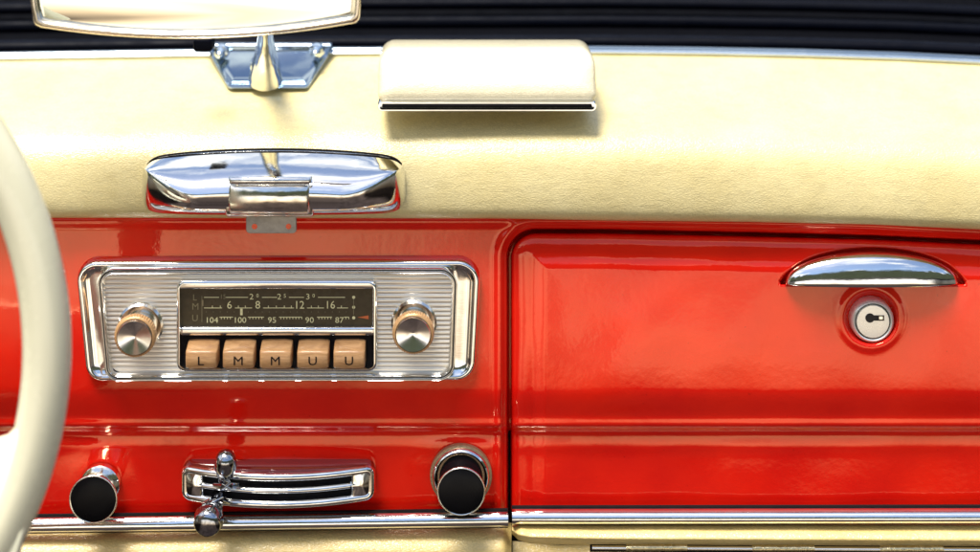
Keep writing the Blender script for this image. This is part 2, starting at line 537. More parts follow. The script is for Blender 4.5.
# chrome pull: a lens shaped shell over the recess
def lens_shell():
    vs = []; fs = []; nx, nt = 60, 14
    L, R = 785.0, 958.0
    for i in range(nx+1):
        u = -1 + 2*i/nx
        x = (L+R)/2 + (R-L)/2*sin(u*pi/2)
        w = sqrt(max(0, 1-sin(u*pi/2)**2))
        yt = 284 - 32.5*w**0.9 if w > 0 else 284
        yb = 284 + 3.5*w
        for j in range(nt+1):
            a = pi*0.5*j/nt
            # top hugs the door, the lower lip stands out toward the hand
            y = yt + (yb-yt)*(1-cos(a))
            d = 0.0035 + (0.0115*w**0.8)*sin(a)
            vs.append(at(x, y, d))
        for j in range(3):      # rolled lip returning under the pull
            vs.append(at(x, yb, 0.0035+(0.0115*w**0.8)) + Vector((0, 0.0009*(j+1), -0.0002*(j+1))))
    m = nt+4
    for i in range(nx):
        for j in range(m-1): fs.append((i*m+j, i*m+j+1, (i+1)*m+j+1, (i+1)*m+j))
    return vs, fs
v, f = lens_shell(); pull = mesh_obj('pull_handle', v, f, 'chrome', door)
# lock
lock = lathe('lock', 870, 317.5, -0.001, [(22, -0.004), (21.5, 0.0045), (20.8, 0.0058), (19, 0.0066), (17.9, 0.0062), (17.7, 0.0050)], 'lock_metal', door)
lathe('lock_shade_ring', 870, 317.5, -0.001, [(25.5, -0.005), (25.2, -0.0006), (24.4, 0.0006), (23.4, 0.0002), (22.2, -0.002)], 'dark_chrome', lock, cap=False)  # added dark ring, stands in for the shaded paint of the recess
lathe('lock_groove', 870, 317.5, -0.001, [(17.9, 0.0040), (17.8, 0.00515), (16.6, 0.0052)], 'groove', lock)
lathe('lock_barrel', 870, 317.5, -0.001, [(16.6, 0.0040), (16.5, 0.0060), (16.0, 0.0066), (10, 0.0068)], 'lock_metal', lock)
v = []; f = []
c = at(870, 318, 0.0059)
def disc(cx, cz, r, y, n=28):
    b = len(v); v.extend([(cx+r*cos(2*pi*i/n), y, cz+r*sin(2*pi*i/n)) for i in range(n)]); f.append(tuple(range(b, b+n)))
disc(c.x, c.z, 4.6*S, c.y-0.00012)
b = len(v); v += [(c.x, c.y-0.00016, c.z+2.6*S), (c.x+14*S, c.y-0.00016, c.z+2.6*S), (c.x+14*S, c.y-0.00016, c.z-2.6*S), (c.x, c.y-0.00016, c.z-2.6*S)]; f.append((b, b+1, b+2, b+3))
mesh_obj('keyhole', v, f, 'groove', lock, False)
v = []; f = []; 
b = len(v); v += [(c.x+9*S, c.y-0.00026, c.z+1.6*S), (c.x+12.5*S, c.y-0.00026, c.z+1.6*S), (c.x+12.5*S, c.y-0.00026, c.z-1.2*S), (c.x+9*S, c.y-0.00026, c.z-1.2*S)]; f.append((b, b+1, b+2, b+3))
mesh_obj('keyhole_shutter', v, f, 'old_chrome', lock, False)

# ================================================================== RADIO
radio = thing('car_radio', 'chrome framed vintage car radio with olive dial set in the red dashboard', 'car radio', at(278, 378, 0))
outer = pxy([(76, 259), (481, 258), (475, 378), (88, 379)], 0.004)
R_out = [20*S, 22*S, 20*S, 18*S]
frame('surround', outer, R_out,
      [(-1.0*S, -0.002), (-0.8*S, 0.003), (0, 0.0065), (1.6*S, 0.0085), (4.0*S, 0.0090), (6.0*S, 0.0080), (9*S, 0.0066), (13*S, 0.0062), (22*S, 0.0060)],
      'chrome', radio, cap1=True, n=10, auto=70)
inner = pxy([(97, 265), (459, 264.5), (455, 377.5), (107, 378)], 0.006)
R_in = [17*S, 18*S, 17*S, 14*S]
frame('inner_rim', inner, R_in,
      [(-0.4*S, 0.0040), (0, 0.0100), (0.9*S, 0.0118), (2.0*S, 0.0112), (2.6*S, 0.0098), (3.4*S, 0.0098), (4.0*S, 0.0112), (5.4*S, 0.0120), (6.6*S, 0.0112), (7.0*S, 0.0088), (8*S, 0.0070)],
      'chrome', radio, n=10, auto=70)
# black shadow line in the groove between the two ridges
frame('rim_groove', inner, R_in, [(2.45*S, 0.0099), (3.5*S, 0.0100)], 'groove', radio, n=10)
# ribbed face
def face_plate():
    vs = []; fs = []
    yt, yb = 271.0, 372.0
    rows = frange(yt, yb, 0.5); 
    for y in rows:
        t = (y-yt)/(yb-yt)
        xl = 103.5+8.5*t; xr = 453-3.0*t
        r = 9
        k = 0
        if y-yt < r: k = r-sqrt(max(0, r*r-(r-(y-yt))**2))
        if yb-y < r: k = r-sqrt(max(0, r*r-(r-(yb-y))**2))
        amp = 0.00042*abs(sin((y-yt)*pi/4.6))**0.7
        for i in range(9):
            x = xl+k+(xr-xl-2*k)*i/8
            vs.append(at(x, y, 0.0078+amp))
    for j in range(len(rows)-1):
        for i in range(8): fs.append((j*9+i, j*9+i+1, (j+1)*9+i+1, (j+1)*9+i))
    return mesh_obj('faceplate', vs, fs, 'face', radio, True)
face_plate()
# dial bezel: one chrome frame with two openings
bz = pxy([(177, 279), (377.5, 279), (377.5, 370.5), (177, 370.5)], 0.009)
dref = 0.010
win = pxy([(183.5, 289), (370, 289), (370, 327.5), (183.5, 327.5)], dref)
frame('dial_bezel', bz, [9*S]*4, [(-0.5*S, 0.0070), (0, 0.0105), (1.4*S, 0.0118), (3.2*S, 0.0118), (4.2*S, 0.0108), (4.6*S, 0.0070)], 'chrome', radio, n=8, auto=60)
def bar(name, x0, y0, x1, y1, d0, d1, mat, parent, bev=1.2):
    c = pxy([(x0, y0), (x1, y0), (x1, y1), (x0, y1)], d1)
    return frame(name, c, [bev*S*1.2]*4, [(0, d0), (0, d1-bev*S*0.6), (bev*S*0.35, d1-bev*S*0.15), (bev*S, d1)], mat, parent, cap1=True, n=4, auto=60)
bar('dial_bezel_top', 180, 281, 374.5, 289, 0.007, 0.0116, 'chrome', radio)
bar('dial_bezel_bridge', 180, 327.5, 374.5, 336.0, 0.007, 0.0118, 'chrome', radio, 2.5)
v = []; f = []
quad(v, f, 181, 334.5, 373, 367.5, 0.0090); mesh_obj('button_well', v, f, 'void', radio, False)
v = []; f = []
quad(v, f, 181, 287, 372.5, 329, 0.0086); dial = mesh_obj('dial', v, f, 'dial', radio, False)
dd = 0.0088
items = [('6', 229.5, 304.8, 7.6), ('8', 257.8, 304.8, 7.6), ('12', 300.2, 304.8, 7.6, 0.95), ('16', 331, 304.8, 7.6, 0.95),
         ('2', 251.5, 296.6, 5.6, 1.1), ('0', 257.5, 295.6, 3.6), ('2', 279.2, 296.6, 5.6, 1.1), ('5', 284.8, 295.8, 3.8),
         ('3', 307.8, 296.6, 5.6, 1.1), ('0', 313.6, 295.6, 3.6),
         ('104', 212.5, 320, 5.6, 1.1), ('100', 240.6, 320, 5.6, 1.1), ('95', 272, 320, 5.6, 1.1), ('90', 309.6, 320, 5.6, 1.1), ('87', 339.5, 320, 5.6, 1.1)]
v, f = text_geo(items, dd)
for a, b in ((204, 219), (226, 248), (262, 277), (289, 304), (318, 345)): quad(v, f, a, 297.0, b, 297.7, dd)
quad(v, f, 204, 307.6, 222, 308.3, dd); quad(v, f, 235, 307.6, 252, 308.3, dd); quad(v, f, 263, 307.6, 294, 308.3, dd)
quad(v, f, 307, 307.6, 324, 308.3, dd); quad(v, f, 337, 307.6, 348, 308.3, dd)
for a, b in ((219.5, 233), (248, 264), (279, 302), (317, 332), (344, 349)):
    quad(v, f, a, 316.8, b, 317.5, dd)
    x = a+1.5
    while x < b: quad(v, f, x, 317.5, x+0.7, 319.2, dd); x += 3.0
for x in (212, 220, 238, 245, 268, 276, 284, 291, 311, 318, 341): quad(v, f, x, 305.6, x+0.7, 307.6, dd)
quad(v, f, 240.2, 308.6, 242.6, 315.2, dd)
for y in (297.3, 307.3, 317.8):
    p = at(353.7, y, dd); b = len(v)
    v += [(p.x+1.6*S*cos(i*pi/6), p.y, p.z+1.6*S*sin(i*pi/6)) for i in range(12)]; f.append(tuple(range(b, b+12)))
mesh_obj('dial_markings', v, f, 'dial_ink', dial, False)
v, f = text_geo([('15', 223.4, 296.6, 4.4), ('L', 195, 297.4, 6), ('M', 195.4, 306.5, 6.4), ('U', 195, 318, 6.4)], dd)
quad(v, f, 201.6, 296, 202.2, 322, dd); quad(v, f, 202.2, 300, 203.4, 306, dd); quad(v, f, 353.3, 299, 353.9, 315, dd)
for a in frange(206, 346, 7): quad(v, f, a, 311.5, a+0.6, 312.3, dd)
mesh_obj('faded_markings', v, f, 'dial_ink_dim', dial, False)
v = [tuple(at(357.5, 317.3, dd)), tuple(at(368.5, 315.4, dd)), tuple(at(368.5, 319.2, dd))]
mesh_obj('pointer', v, [(0, 1, 2)], 'orange', dial, False)
# push buttons
def button(cx, letter):
    w = 15.6; o = None
    vs = []; fs = []
    dF = 0.0205
    # outline of the rounded key in side view (depth, py) from back top over the front to back bottom
    fr = at(cx, 360, dF); 
    zc = fr.z; hh = 9.2*S*0.98
    side = [(0.006, hh*1.55), (dF-0.0060, hh*1.22), (dF-0.0016, hh*0.97), (dF-0.0005, hh*0.88), (dF, hh*0.70), (dF+0.0002, 0), (dF, -hh*0.82), (dF-0.0006, -hh*0.96), (dF-0.0016, -hh*1.02), (0.006, -hh*0.98)]
    xsn = [(-1.0, 0.0012), (-0.97, 0.0005), (-0.90, 0.0001), (-0.5, 0.0), (0, -0.0), (0.5, 0.0), (0.90, 0.0001), (0.97, 0.0005), (1.0, 0.0012)]
    for u, back in xsn:
        for d, z in side:
            zz = z*(1-0.10*abs(u)**8) - 0.3*S*(1-u*u)*0
            vs.append((fr.x + u*w*S*0.98, -(d-(back if d > 0.01 else 0)), zc+zz))
    m = len(side)
    for i in range(len(xsn)-1):
        for j in range(m-1): fs.append((i*m+j, i*m+j+1, (i+1)*m+j+1, (i+1)*m+j))
    fs.append(tuple(range(m))); fs.append(tuple(range((len(xsn)-1)*m, len(xsn)*m)))
    b = mesh_obj('push_button', vs, fs, 'bakelite', radio, True, 42)
    v, f = text_geo([(letter, cx, 361, 8.4, 1.12 if letter != 'L' else 1.2)], dF+0.0004)
    mesh_obj('letter', v, f, 'void', b, False)
for cx, l in zip((201, 238.2, 275.3, 312.6, 349), 'LMMUU'): button(cx, l)
# tuning and volume knobs
def radio_knob(px, py):
    k = lathe('radio_knob', px, py, 0.0082, [(22.5, 0), (22.5, 0.0016), (20.5, 0.0028), (18.6, 0.0028), (18.2, 0.0018), (16, 0.0018), (15.6, 0.006), (15.6, 0.010)], 'old_chrome', radio, 48, 35)
    lathe('knurled_ring', px, py, 0.0082, [(17.0, 0.0122), (18.8, 0.0125), (19.9, 0.0130), (20.1, 0.0140), (20.1, 0.0160), (19.7, 0.0174), (18.6, 0.0180), (17.3, 0.0182)], 'tan_ring', k, 96, 30, knurl=(2, 3, 4, 5), cap=False)
    lathe('cap_groove', px, py, 0.0082, [(17.5, 0.0165), (17.5, 0.01835), (16.6, 0.0184)], 'ink', k, 48, cap=False)
    cap = lathe('knob_cap', px, py, 0.0082, [(16.9, 0.0170), (16.9, 0.0188), (16.3, 0.0194), (12, 0.0186), (8, 0.0179), (4, 0.0173), (1.0, 0.0170), (0.2, 0.01695)], 'spun', k, 64, 50)
    return k
radio_knob(141, 325); radio_knob(414, 322)

# ================================================================== ASHTRAY
ash = thing('ashtray', 'chrome dashboard ashtray with roller front straddling cream pad and red panel', 'ashtray', at(272, 214, 0.012))
def ash_body():
    # section along x; each section runs from the top back edge over the nose to the bottom edge
    nx = 120; loops = []
    b0 = 0.010
    us = [sin((-1+2*i/nx)*pi/2) for i in range(nx+1)]
    L, R = 145.5, 403.5; cxm = (L+R)/2; hw = (R-L)/2
    vs = []; fs = []; ns = 26
    for u in us:
        au = abs(u)
        topy = 149.5 + 8.5*au**2.2 + 9*au**22
        boty = 215.0 - 2.5*au**3 - 7*au**22
        g = sin(min(1.0, (1-au)*hw/62)*pi/2)**0.9           # lens plan: the nose runs out to nothing at the ends
        x = cxm + hw*u
        D1 = 0.0010 + (0.0125 + 0.0145*g)*(1-au**36)**0.5 if au < 1 else 0.0010
        rp = topy + 6.0*(1-au**36) + 35.0*g                            # where the ridge shows
        up = lambda k: topy + (rp-topy)*k
        dn = lambda k: rp + (boty-rp)*k
        q = lambda end, mid: D1*(end+(mid-end)*g**1.5)
        ctl = [(topy, -0.010), (topy+0.3, 0.0), (up(0.05), D1*0.06), (up(0.22), D1*0.30), (up(0.48), D1*0.62), (up(0.76), D1*0.88), (rp, D1),
               (dn(0.22), q(1.0, 1.02)), (dn(0.50), q(0.92, 0.99)), (dn(0.78), q(0.72, 0.90)), (dn(0.95), q(0.50, 0.74)), (dn(1.0), q(0.30, 0.50)), (dn(0.93), -0.010)]
        cur = smooth_curve(ctl, 5)
        xw = at(x, 185, b0).x
        sx = 1 if u > 0 else -1
        for ci, (py_, dd_) in enumerate(cur):
            lv = max(0.0, (ci/5-6.0)/5.5)                   # 0 at the ridge, 1 at the bottom edge
            vs.append((xw + sx*S*2.5*au**9*sin(min(1, lv)*pi)**0.7 - sx*S*5*au**9*max(0, lv-0.5), -(b0+dd_), at(x, py_, b0+dd_).z))
        m = len(cur)
    for i in range(nx):
        for j in range(m-1): fs.append((i*m+j, i*m+j+1, (i+1)*m+j+1, (i+1)*m+j))
    fs.append(tuple(range(m))); fs.append(tuple(range(nx*m, (nx+1)*m)))
    return mesh_obj('ashtray_body', vs, fs, 'chrome', ash, True, 60)
ash_body()
strip([(x, 149.5+8.5*abs((x-274.5)/129)**2.2+9*abs((x-274.5)/129)**22-0.3, 0.0105) for x in frange(147, 402, 2.5)], [(-0.6, -0.001), (-0.6, 0.0008), (0.6, 0.0008), (0.6, -0.001)], 'edge_reflection', 'void', ash)  # black line added as the dark reflection along the top edge
def half_barrel(name, x0, x1, yt, yb, d, r, mat, parent, squash=1.0, lip=0.0):
    top = at(x0, yt, d); bot = at(x0, yb, d); xr = at(x1, yt, d).x
    zc = (top.z+bot.z)/2; hz = (top.z-bot.z)/2
    vs = []; fs = []; n = 16
    secs = [(top.x, 0.86), (top.x+0.0006, 0.95), (top.x+0.0016, 1.0), (xr-0.0016, 1.0), (xr-0.0006, 0.95), (xr, 0.86)]
    for x, k in secs:
        for j in range(n+1):
            a = -pi/2 + pi*j/n
            vs.append((x, -(d-0.012 + (0.012+r*cos(a)**squash)*k), zc+hz*sin(a)*k))
    m = n+1
    for i in range(len(secs)-1):
        for j in range(n): fs.append((i*m+j, i*m+j+1, (i+1)*m+j+1, (i+1)*m+j))
    fs.append(tuple(range(m))); fs.append(tuple(range((len(secs)-1)*m, len(secs)*m)))
    return mesh_obj(name, vs, fs, mat, parent, True, 50)
half_barrel('roller_collar', 225.5, 315, 176, 216, 0.0300, 0.0068, 'old_chrome', ash, 0.7)
half_barrel('roller', 229.5, 311, 178, 213.5, 0.0325, 0.0075, 'old_chrome', ash, 0.8)
half_barrel('roller_cap', 228.5, 312, 176.5, 184, 0.0385, 0.0022, 'chrome', ash, 0.8)
tabc = pxy([(246, 209), (296.5, 209), (296.5, 233.5), (246, 233.5)], 0.030)
tab = frame('tab', tabc, [1*S, 1*S, 4*S, 4*S], [(0, 0.0285), (0, 0.0296), (0.5*S, 0.0300)], 'tab_steel', ash, cap0=True, cap1=True, n=6)
for x in (254.5, 288.5):
    p = at(x, 226.5, 0.0302); v = [(p.x+2.7*S*cos(i*pi/8), p.y, p.z+2.7*S*sin(i*pi/8)) for i in range(16)]
    mesh_obj('screw_hole', v, [tuple(range(16))], M['red'], tab, False)
bar('tab_clip', 235.5, 213.5, 307, 217.0, 0.024, 0.0292, 'old_chrome', ash, 0.8)

# ================================================================== PADDED BOX ON THE PAD
box = thing('padded_lid', 'cream leather covered rectangular lid with chrome lip on the dash top', 'padded lid', at(488, 110, -0.012))
dB = 0.004
bc = pxy([(377, 57), (598, 57), (598, 104), (377, 104)], dB)
RB = [15*S, 15*S, 8*S, 8*S]
loops = []
for ins, dy in ((0, -0.050), (0, -0.008), (0.3*S, -0.0045), (1.5*S, -0.0018), (4*S, 0.0003), (9*S, 0.0022), (14*S, 0.0034), (18*S, 0.0038)):
    lp = []
    for x, z in rpoly(bc, RB, 10, 0):
        # shrink toward the middle, the lower edge rolls under further
        cxm = (bc[0][0]+bc[1][0])/2; czm = (bc[0][1]+bc[2][1])/2
        hx = (bc[1][0]-bc[0][0])/2; hz = (bc[0][1]-bc[2][1])/2
        lp.append((cxm+(x-cxm)*(1-ins*1.1/hx), -(dB+dy), czm+(z-czm)*(1-ins*(0.85 if z > czm else 1.25)/hz)))
    loops.append(lp)
# front: slightly leaning back at the top like a cushion
def lean(p):
    z0 = bc[2][1]; t = (p[2]-z0)/(bc[0][1]-z0)
    return (p[0], p[1] + 0.020*max(0, t)**1.3*(1 if p[1] < 0.02 else 0), p[2])
loops = [[lean(p) for p in l] for l in loops]
rings('cushion', loops, 'leather_box', box, cap1=True, cap0=True, auto=None)
lc = pxy([(377.5, 101), (596.5, 101), (596.5, 111), (377.5, 111)], dB)
frame('lip', lc, [4*S, 4*S, 5*S, 5*S], [(0, -0.045), (0, dB+0.0005), (0.8*S, dB+0.0016), (2.0*S, dB+0.0016), (2.6*S, dB-0.002)], 'chrome', box, cap1=True, cap0=True, n=6, auto=60)
sc_ = pxy([(382, 104.2), (592, 104.2), (592, 107.0), (382, 107.0)], dB+0.001)
frame('slot', sc_, [1.5*S]*4, [(0, -0.01), (0, dB+0.0020), (0.3*S, dB+0.0021)], 'void', box, cap1=True, n=4)

# ================================================================== MIRROR
mir = thing('rear_view_mirror', 'chrome rimmed rear view mirror on a bolted foot at the top left', 'rear view mirror', at(268, 70, -0.066))
dM = 0.060
def loop_mirror(ins, d):
    pts = []
    lx, rx = 29+ins, 361-ins
    for x, y in [(lx-1.0, -60), (lx+0.0, -10), (lx+2.0, 6)]: pts.append((x, y))
    cor = [(lx+5.0, 22-ins*0.6), (lx+7, 25-ins*0.9), (lx+12, 27.2-ins)]
    pts += cor
    for i in range(1, 40):
        u = i/40; x = lx+12+(rx-lx-20)*u
        y = 27.2 + (23.2-27.2)*u + 13.2*(1-(2*u-1)**2) - ins
        pts.append((x, y))
    pts += [(rx-6, 23.0-ins), (rx-2.5, 20-ins*0.8), (rx-1, 16-ins*0.5), (rx, 4), (rx+0.5, -10), (rx+1, -60)]
    return [tuple(at(x, y, d)) for x, y in pts]
loops = [loop_mirror(i, d) for i, d in ((1.5, dM-0.012), (0.3, dM-0.006), (0, dM-0.001), (1.0, dM+0.0012), (3.0, dM+0.0020), (5.2, dM+0.0014), (6.2, dM-0.0002), (6.4, dM-0.0016))]
rings('mirror_rim', loops, 'rim_metal', mir, auto=70, cap0=True)
loops = [loop_mirror(6.0, dM-0.0014), loop_mirror(9.5, dM-0.0006)]
g = rings('mirror_glass', loops, 'mirror', mir, cap1=True, auto=20)
# foot plate lying on the pad, bolted each side of the stem
def foot_loop(ins, dd):
    pts = rpoly([(205, 42), (334, 42), (329, 56), (308, 89), (228, 89), (210, 56)], [3, 3, 6, 7, 7, 6], 6, ins)
    out = []
    for x, y in pts:
        d = interp([(40, -0.090), (66, -0.078), (74, -0.071), (89, -0.052)], y)
        p = at(x, y, d+dd); out.append(tuple(p))
    return out
foot = rings('foot_plate', [foot_loop(0, -0.003), foot_loop(0, 0.003), foot_loop(1.2, 0.0052), foot_loop(3.2, 0.0058), foot_loop(5.5, 0.0042), foot_loop(12, 0.0034)], 'dark_refl_chrome', mir, cap1=True, auto=60)
for x, y in ((222, 51), (317, 50)):
    lathe('bolt', x, y, -0.076, [(8.5, 0), (8.5, 0.003), (7.2, 0.0045), (5.0, 0.005), (5.0, 0.008), (4.2, 0.0105), (2.5, 0.012), (0.6, 0.0125)], 'blue_chrome', foot, 24)
tube('stem', [at(265.5, 80, -0.052), at(265.5, 74, -0.050), at(265.5, 64, -0.046), at(265.5, 55, -0.036), at(265.5, 44, -0.020), at(265.5, 34, 0.010), at(265.5, 20, 0.046)],
     [0.0100, 0.0094, 0.0080, 0.0066, 0.0052, 0.0044, 0.0044], 'chrome', mir)
lathe('stem_collar', 265.5, 66, -0.052, [(16, 0), (16, 0.004), (14, 0.007), (12, 0.008)], 'blue_chrome', mir)
bar('pivot_block', 193, 39, 212, 52, -0.02, -0.008, 'rubber', mir, 3)

# ================================================================== WINDSCREEN BASE
ws = thing('windscreen_base', 'navy black rubber seal and ribbed cowl beyond the chrome strip', 'windscreen seal', at(490, 45, -0.12))
def wsl(x, y0): return y0 + (padT(x)-52)*0.9
def ws_strip(name, y0, hp, d, dep, mat):
    strip([(x, wsl(x, y0), d) for x in frange(-160, 1160, 20)], [(-hp*cos(a), dep*sin(a)) for a in frange(0, pi, pi/10)], name, mat, ws)
ws_strip('rubber_seal', 41, 7.0, -0.100, 0.006, 'rubber')
ws_strip('cowl_rib', 22, 7, -0.135, 0.003, 'rubber')
ws_strip('cowl_rib', 3, 7, -0.150, 0.005, 'rubber')
ws_strip('cowl_rib', -16, 7, -0.165, 0.005, 'rubber')
verts = []; faces = []
xs = frange(-200, 1200, 20); rows = [(62, -0.100), (52, -0.105), (40, -0.118), (26, -0.135), (12, -0.155), (-2, -0.170), (-20, -0.19), (-60, -0.21)]
for y, d in rows:
    for x in xs: verts.append(at(x, wsl(x, y), d))
n = len(xs)
for j in range(len(rows)-1):
    for i in range(n-1): faces.append((j*n+i, j*n+i+1, (j+1)*n+i+1, (j+1)*n+i))
mesh_obj('cowl_panel', verts, faces, 'rubber_dull', ws)

# ================================================================== STEERING WHEEL
dW = 0.12
fW = (D-dW)/D
wc = at(-343, 350, dW)
wheel = thing('steering_wheel', 'ivory steering wheel rim and spoke curving up the left edge', 'steering wheel', wc)
Rm, Rt = 390*S*fW, 24.3*S*fW
vs = []; fs = []; A, B = 260, 22
for i in range(A):
    a = 2*pi*i/A
    for j in range(B):
        b = 2*pi*j/B; rr = Rt*(1+0.0)
        r = Rm + rr*cos(b)
        vs.append((wc.x+r*cos(a), wc.y-rr*sin(b)*0.9, wc.z+r*sin(a)))
for i in range(A):
    for j in range(B):
        fs.append((i*B+j, ((i+1) % A)*B+j, ((i+1) % A)*B+(j+1) % B, i*B+(j+1) % B))
mesh_obj('rim', vs, fs, 'ivory', wheel)
# spoke: flared blade joining the rim below the middle
sp = [(-330, 400), (-60, 434), (-20, 438), (-3, 437.5), (8, 434), (16, 426), (20, 414), (24, 405), (44, 420), (36, 500), (20, 555), (-10, 600), (-60, 640), (-330, 560)]
sp = [p for p in sp]
loops = []
for ins, d in ((3, dW-0.010), (0.5, dW-0.006), (0, dW), (0.8, dW+0.004), (3, dW+0.0065), (7, dW+0.0078)):
    pts = rpoly([(x, y) for x, y in sp], [10]*3+[3]*len(sp), 3, ins)
    loops.append([tuple(at(x, y, d)) for x, y in pts])
rings('spoke', loops, 'ivory', wheel, cap0=True, cap1=True, auto=None)
# boss at the wheel centre, outside the frame but carrying the spoke
lathe('boss', -343, 350, dW-0.03, [(120, 0), (118, 0.03), (100, 0.045), (60, 0.052), (5, 0.054)], 'ivory', wheel, 40)

# ================================================================== PULL KNOBS
def pull_knob(label, bx, by, d0, length, collar):
    t = thing('pull_knob', label, 'pull knob', at(bx, by, d0), 'black pull knobs under the radio')
    ln = length
    if collar:
        lathe('collar', bx, by, d0, [(28.8, -0.002), (28.6, 0.0015), (27.4, 0.0030), (26.0, 0.0036), (24.6, 0.0030), (23.2, 0.0015), (22.5, -0.001), (14, -0.002)], 'chrome', t, 56, 60)
        lathe('brass_ring', bx, by, d0, [(31.0, -0.002), (30.8, 0.0008), (28.6, 0.0012)], 'rust', t, 56)
        lathe('shank', bx, by, d0, [(21.5, -0.002), (21.5, ln*0.30), (20.0, ln*0.42), (17.5, ln*0.55), (17.5, ln*0.70), (20, ln*0.86)], 'black', t, 48)
    else:
        lathe('shank', bx, by, d0, [(19.5, -0.002), (19.5, ln*0.10), (17.5, ln*0.16), (13, ln*0.22), (12.5, ln*0.45), (16.5, ln*0.6), (18.5, ln*0.75), (20, ln*0.86)], 'old_chrome', t, 48)
    lathe('ring', bx, by, d0, [(19.5, ln*0.80), (22.6, ln*0.88), (23.6, ln*0.93), (23.6, ln*0.985), (23.0, ln*1.0), (22.5, ln*1.0), (22.1, ln*0.985)], 'old_chrome', t, 56, 60)
    lathe('knob_face', bx, by, d0, [(22.3, ln*0.90), (22.3, ln*0.985), (21.0, ln*1.0), (14, ln*1.03), (7, ln*1.045), (1, ln*1.05)], 'black', t, 56, 60)
pull_knob('black capped pull knob beside the steering wheel, with slim bare metal neck', 100.5, 484, 0.002, 0.0185, False)
pull_knob('black capped pull knob in a wide chrome collar beside the glove box', 461, 475.5, 0.003, 0.0195, True)

# ================================================================== HEATER CONTROL
heat = thing('heater_control', 'curved chrome heater slide control with two black slots and two levers', 'heater control', at(278, 500, 0.002))
hxL, hxR = at(181, 480, 0.006).x, at(375, 480, 0.006).x
hxm = (hxL+hxR)/2; hwx = (hxR-hxL)/2
def hY(x):
    u = (x-hxm)/hwx; return 0.0065 + 0.0108*(1-min(1, abs(u))**2)
zt = at(181, 466.0, 0.0065).z; zb = at(181, 500.0, 0.0065).z
def arc_bar(name, z_of, w_of, mat, x0, x1, lift, depth, parent):
    vs = []; fs = []; N = 60; m = 11
    for i in range(N+1):
        x = x0+(x1-x0)*i/N; zc = z_of(x); hz = w_of(x)
        for j in range(m):
            a = pi*j/(m-1)
            vs.append((x, -(hY(x)+lift-depth + depth*sin(a)**0.6), zc+hz*cos(a)))
    for i in range(N):
        for j in range(m-1): fs.append((i*m+j, i*m+j+1, (i+1)*m+j+1, (i+1)*m+j))
    fs.append(tuple(range(m))); fs.append(tuple(range(N*m, (N+1)*m)))
    return mesh_obj(name, vs, fs, mat, parent, True, 60)
H = zt-zb
zmid = (zt+zb)/2
oc = [(hxL, zt), (hxR, zt), (hxR, zb), (hxL, zb)]
# housing wall + rounded lip that follows the arc
def arc_frame(name, prof, mat, parent, cap=False, x_in=0, z_in=0):
    loops = []
    for ins, dd in prof:
        l = []
        cc = [(hxL+x_in, zt-z_in), (hxR-x_in, zt-z_in), (hxR-x_in, zb+z_in), (hxL+x_in, zb+z_in)]
        # subdivide long sides so they follow the arc
        base = rpoly(cc, [9*S]*4, 8, ins)
        pts = []
        for k in range(len(base)):
            a = base[k]; b = base[(k+1) % len(base)]
            L = math.hypot(b[0]-a[0], b[1]-a[1]); q = 40 if L > 0.03 else 1
            for s in range(q): pts.append((a[0]+(b[0]-a[0])*s/q, a[1]+(b[1]-a[1])*s/q))
        for x, z in pts:
            y = hY(x) if dd > -0.5 else 0
            l.append((x, -(y+dd) if dd > -0.5 else 0.003, z))
        loops.append(l)
    return rings(name, loops, mat, parent, cap1=cap, auto=60)
arc_frame('housing', [(-0.2*S, -1), (-0.1*S, -0.0016), (1.0*S, -0.0012)], 'dark_chrome', heat)
fr = arc_frame('control_frame', [(-0.4*S, -0.0020), (0.3*S, -0.0008), (1.4*S, 0.0), (4.2*S, 0.0003), (6.4*S, -0.0003), (7.4*S, -0.0020), (7.6*S, -0.0045)], 'chrome', heat)
arc_bar('middle_bar', lambda x: zmid+0.0*S, lambda x: 3.2*S, 'chrome', hxL+22*S, hxR-24*S, -0.0002, 0.004, fr)
# broad chrome cheeks closing each end
for s in (-1, 1):
    vs = []; fs = []; N = 16; J = 24
    for i in range(N+1):
        for j in range(J+1):
            t = j/J; z = zt-3*S + (zb-zt+6*S)*t
            lv = ((t*2) % 1.0)*2-1 if 0 < j < J else -1
            w = (22 + 3.0*abs(lv)**5)*S
            q = i/N
            x = (hxL+3*S+w*q) if s < 0 else (hxR-3*S-w*q)
            dd = 0.0012*sin(t*pi)*sin(min(1, q*1.2)*pi) - 0.0042*max(0, (q-0.78)/0.22)**2.2
            vs.append((x, -(hY(x)-0.0006+dd), z))
    for i in range(N):
        for j in range(J): fs.append((i*(J+1)+j, i*(J+1)+j+1, (i+1)*(J+1)+j+1, (i+1)*(J+1)+j))
    mesh_obj('end_cheek', vs, fs, 'chrome', fr, True, 60)
vs = []; fs = []
for i in range(41):
    x = hxL+4*S+(hxR-hxL-8*S)*i/40
    vs += [(x, -(hY(x)-0.0042), zt-3*S), (x, -(hY(x)-0.0042), zb+3*S)]
for i in range(40): fs.append((2*i, 2*i+1, 2*i+3, 2*i+2))
mesh_obj('slot_back', vs, fs, 'void', heat)
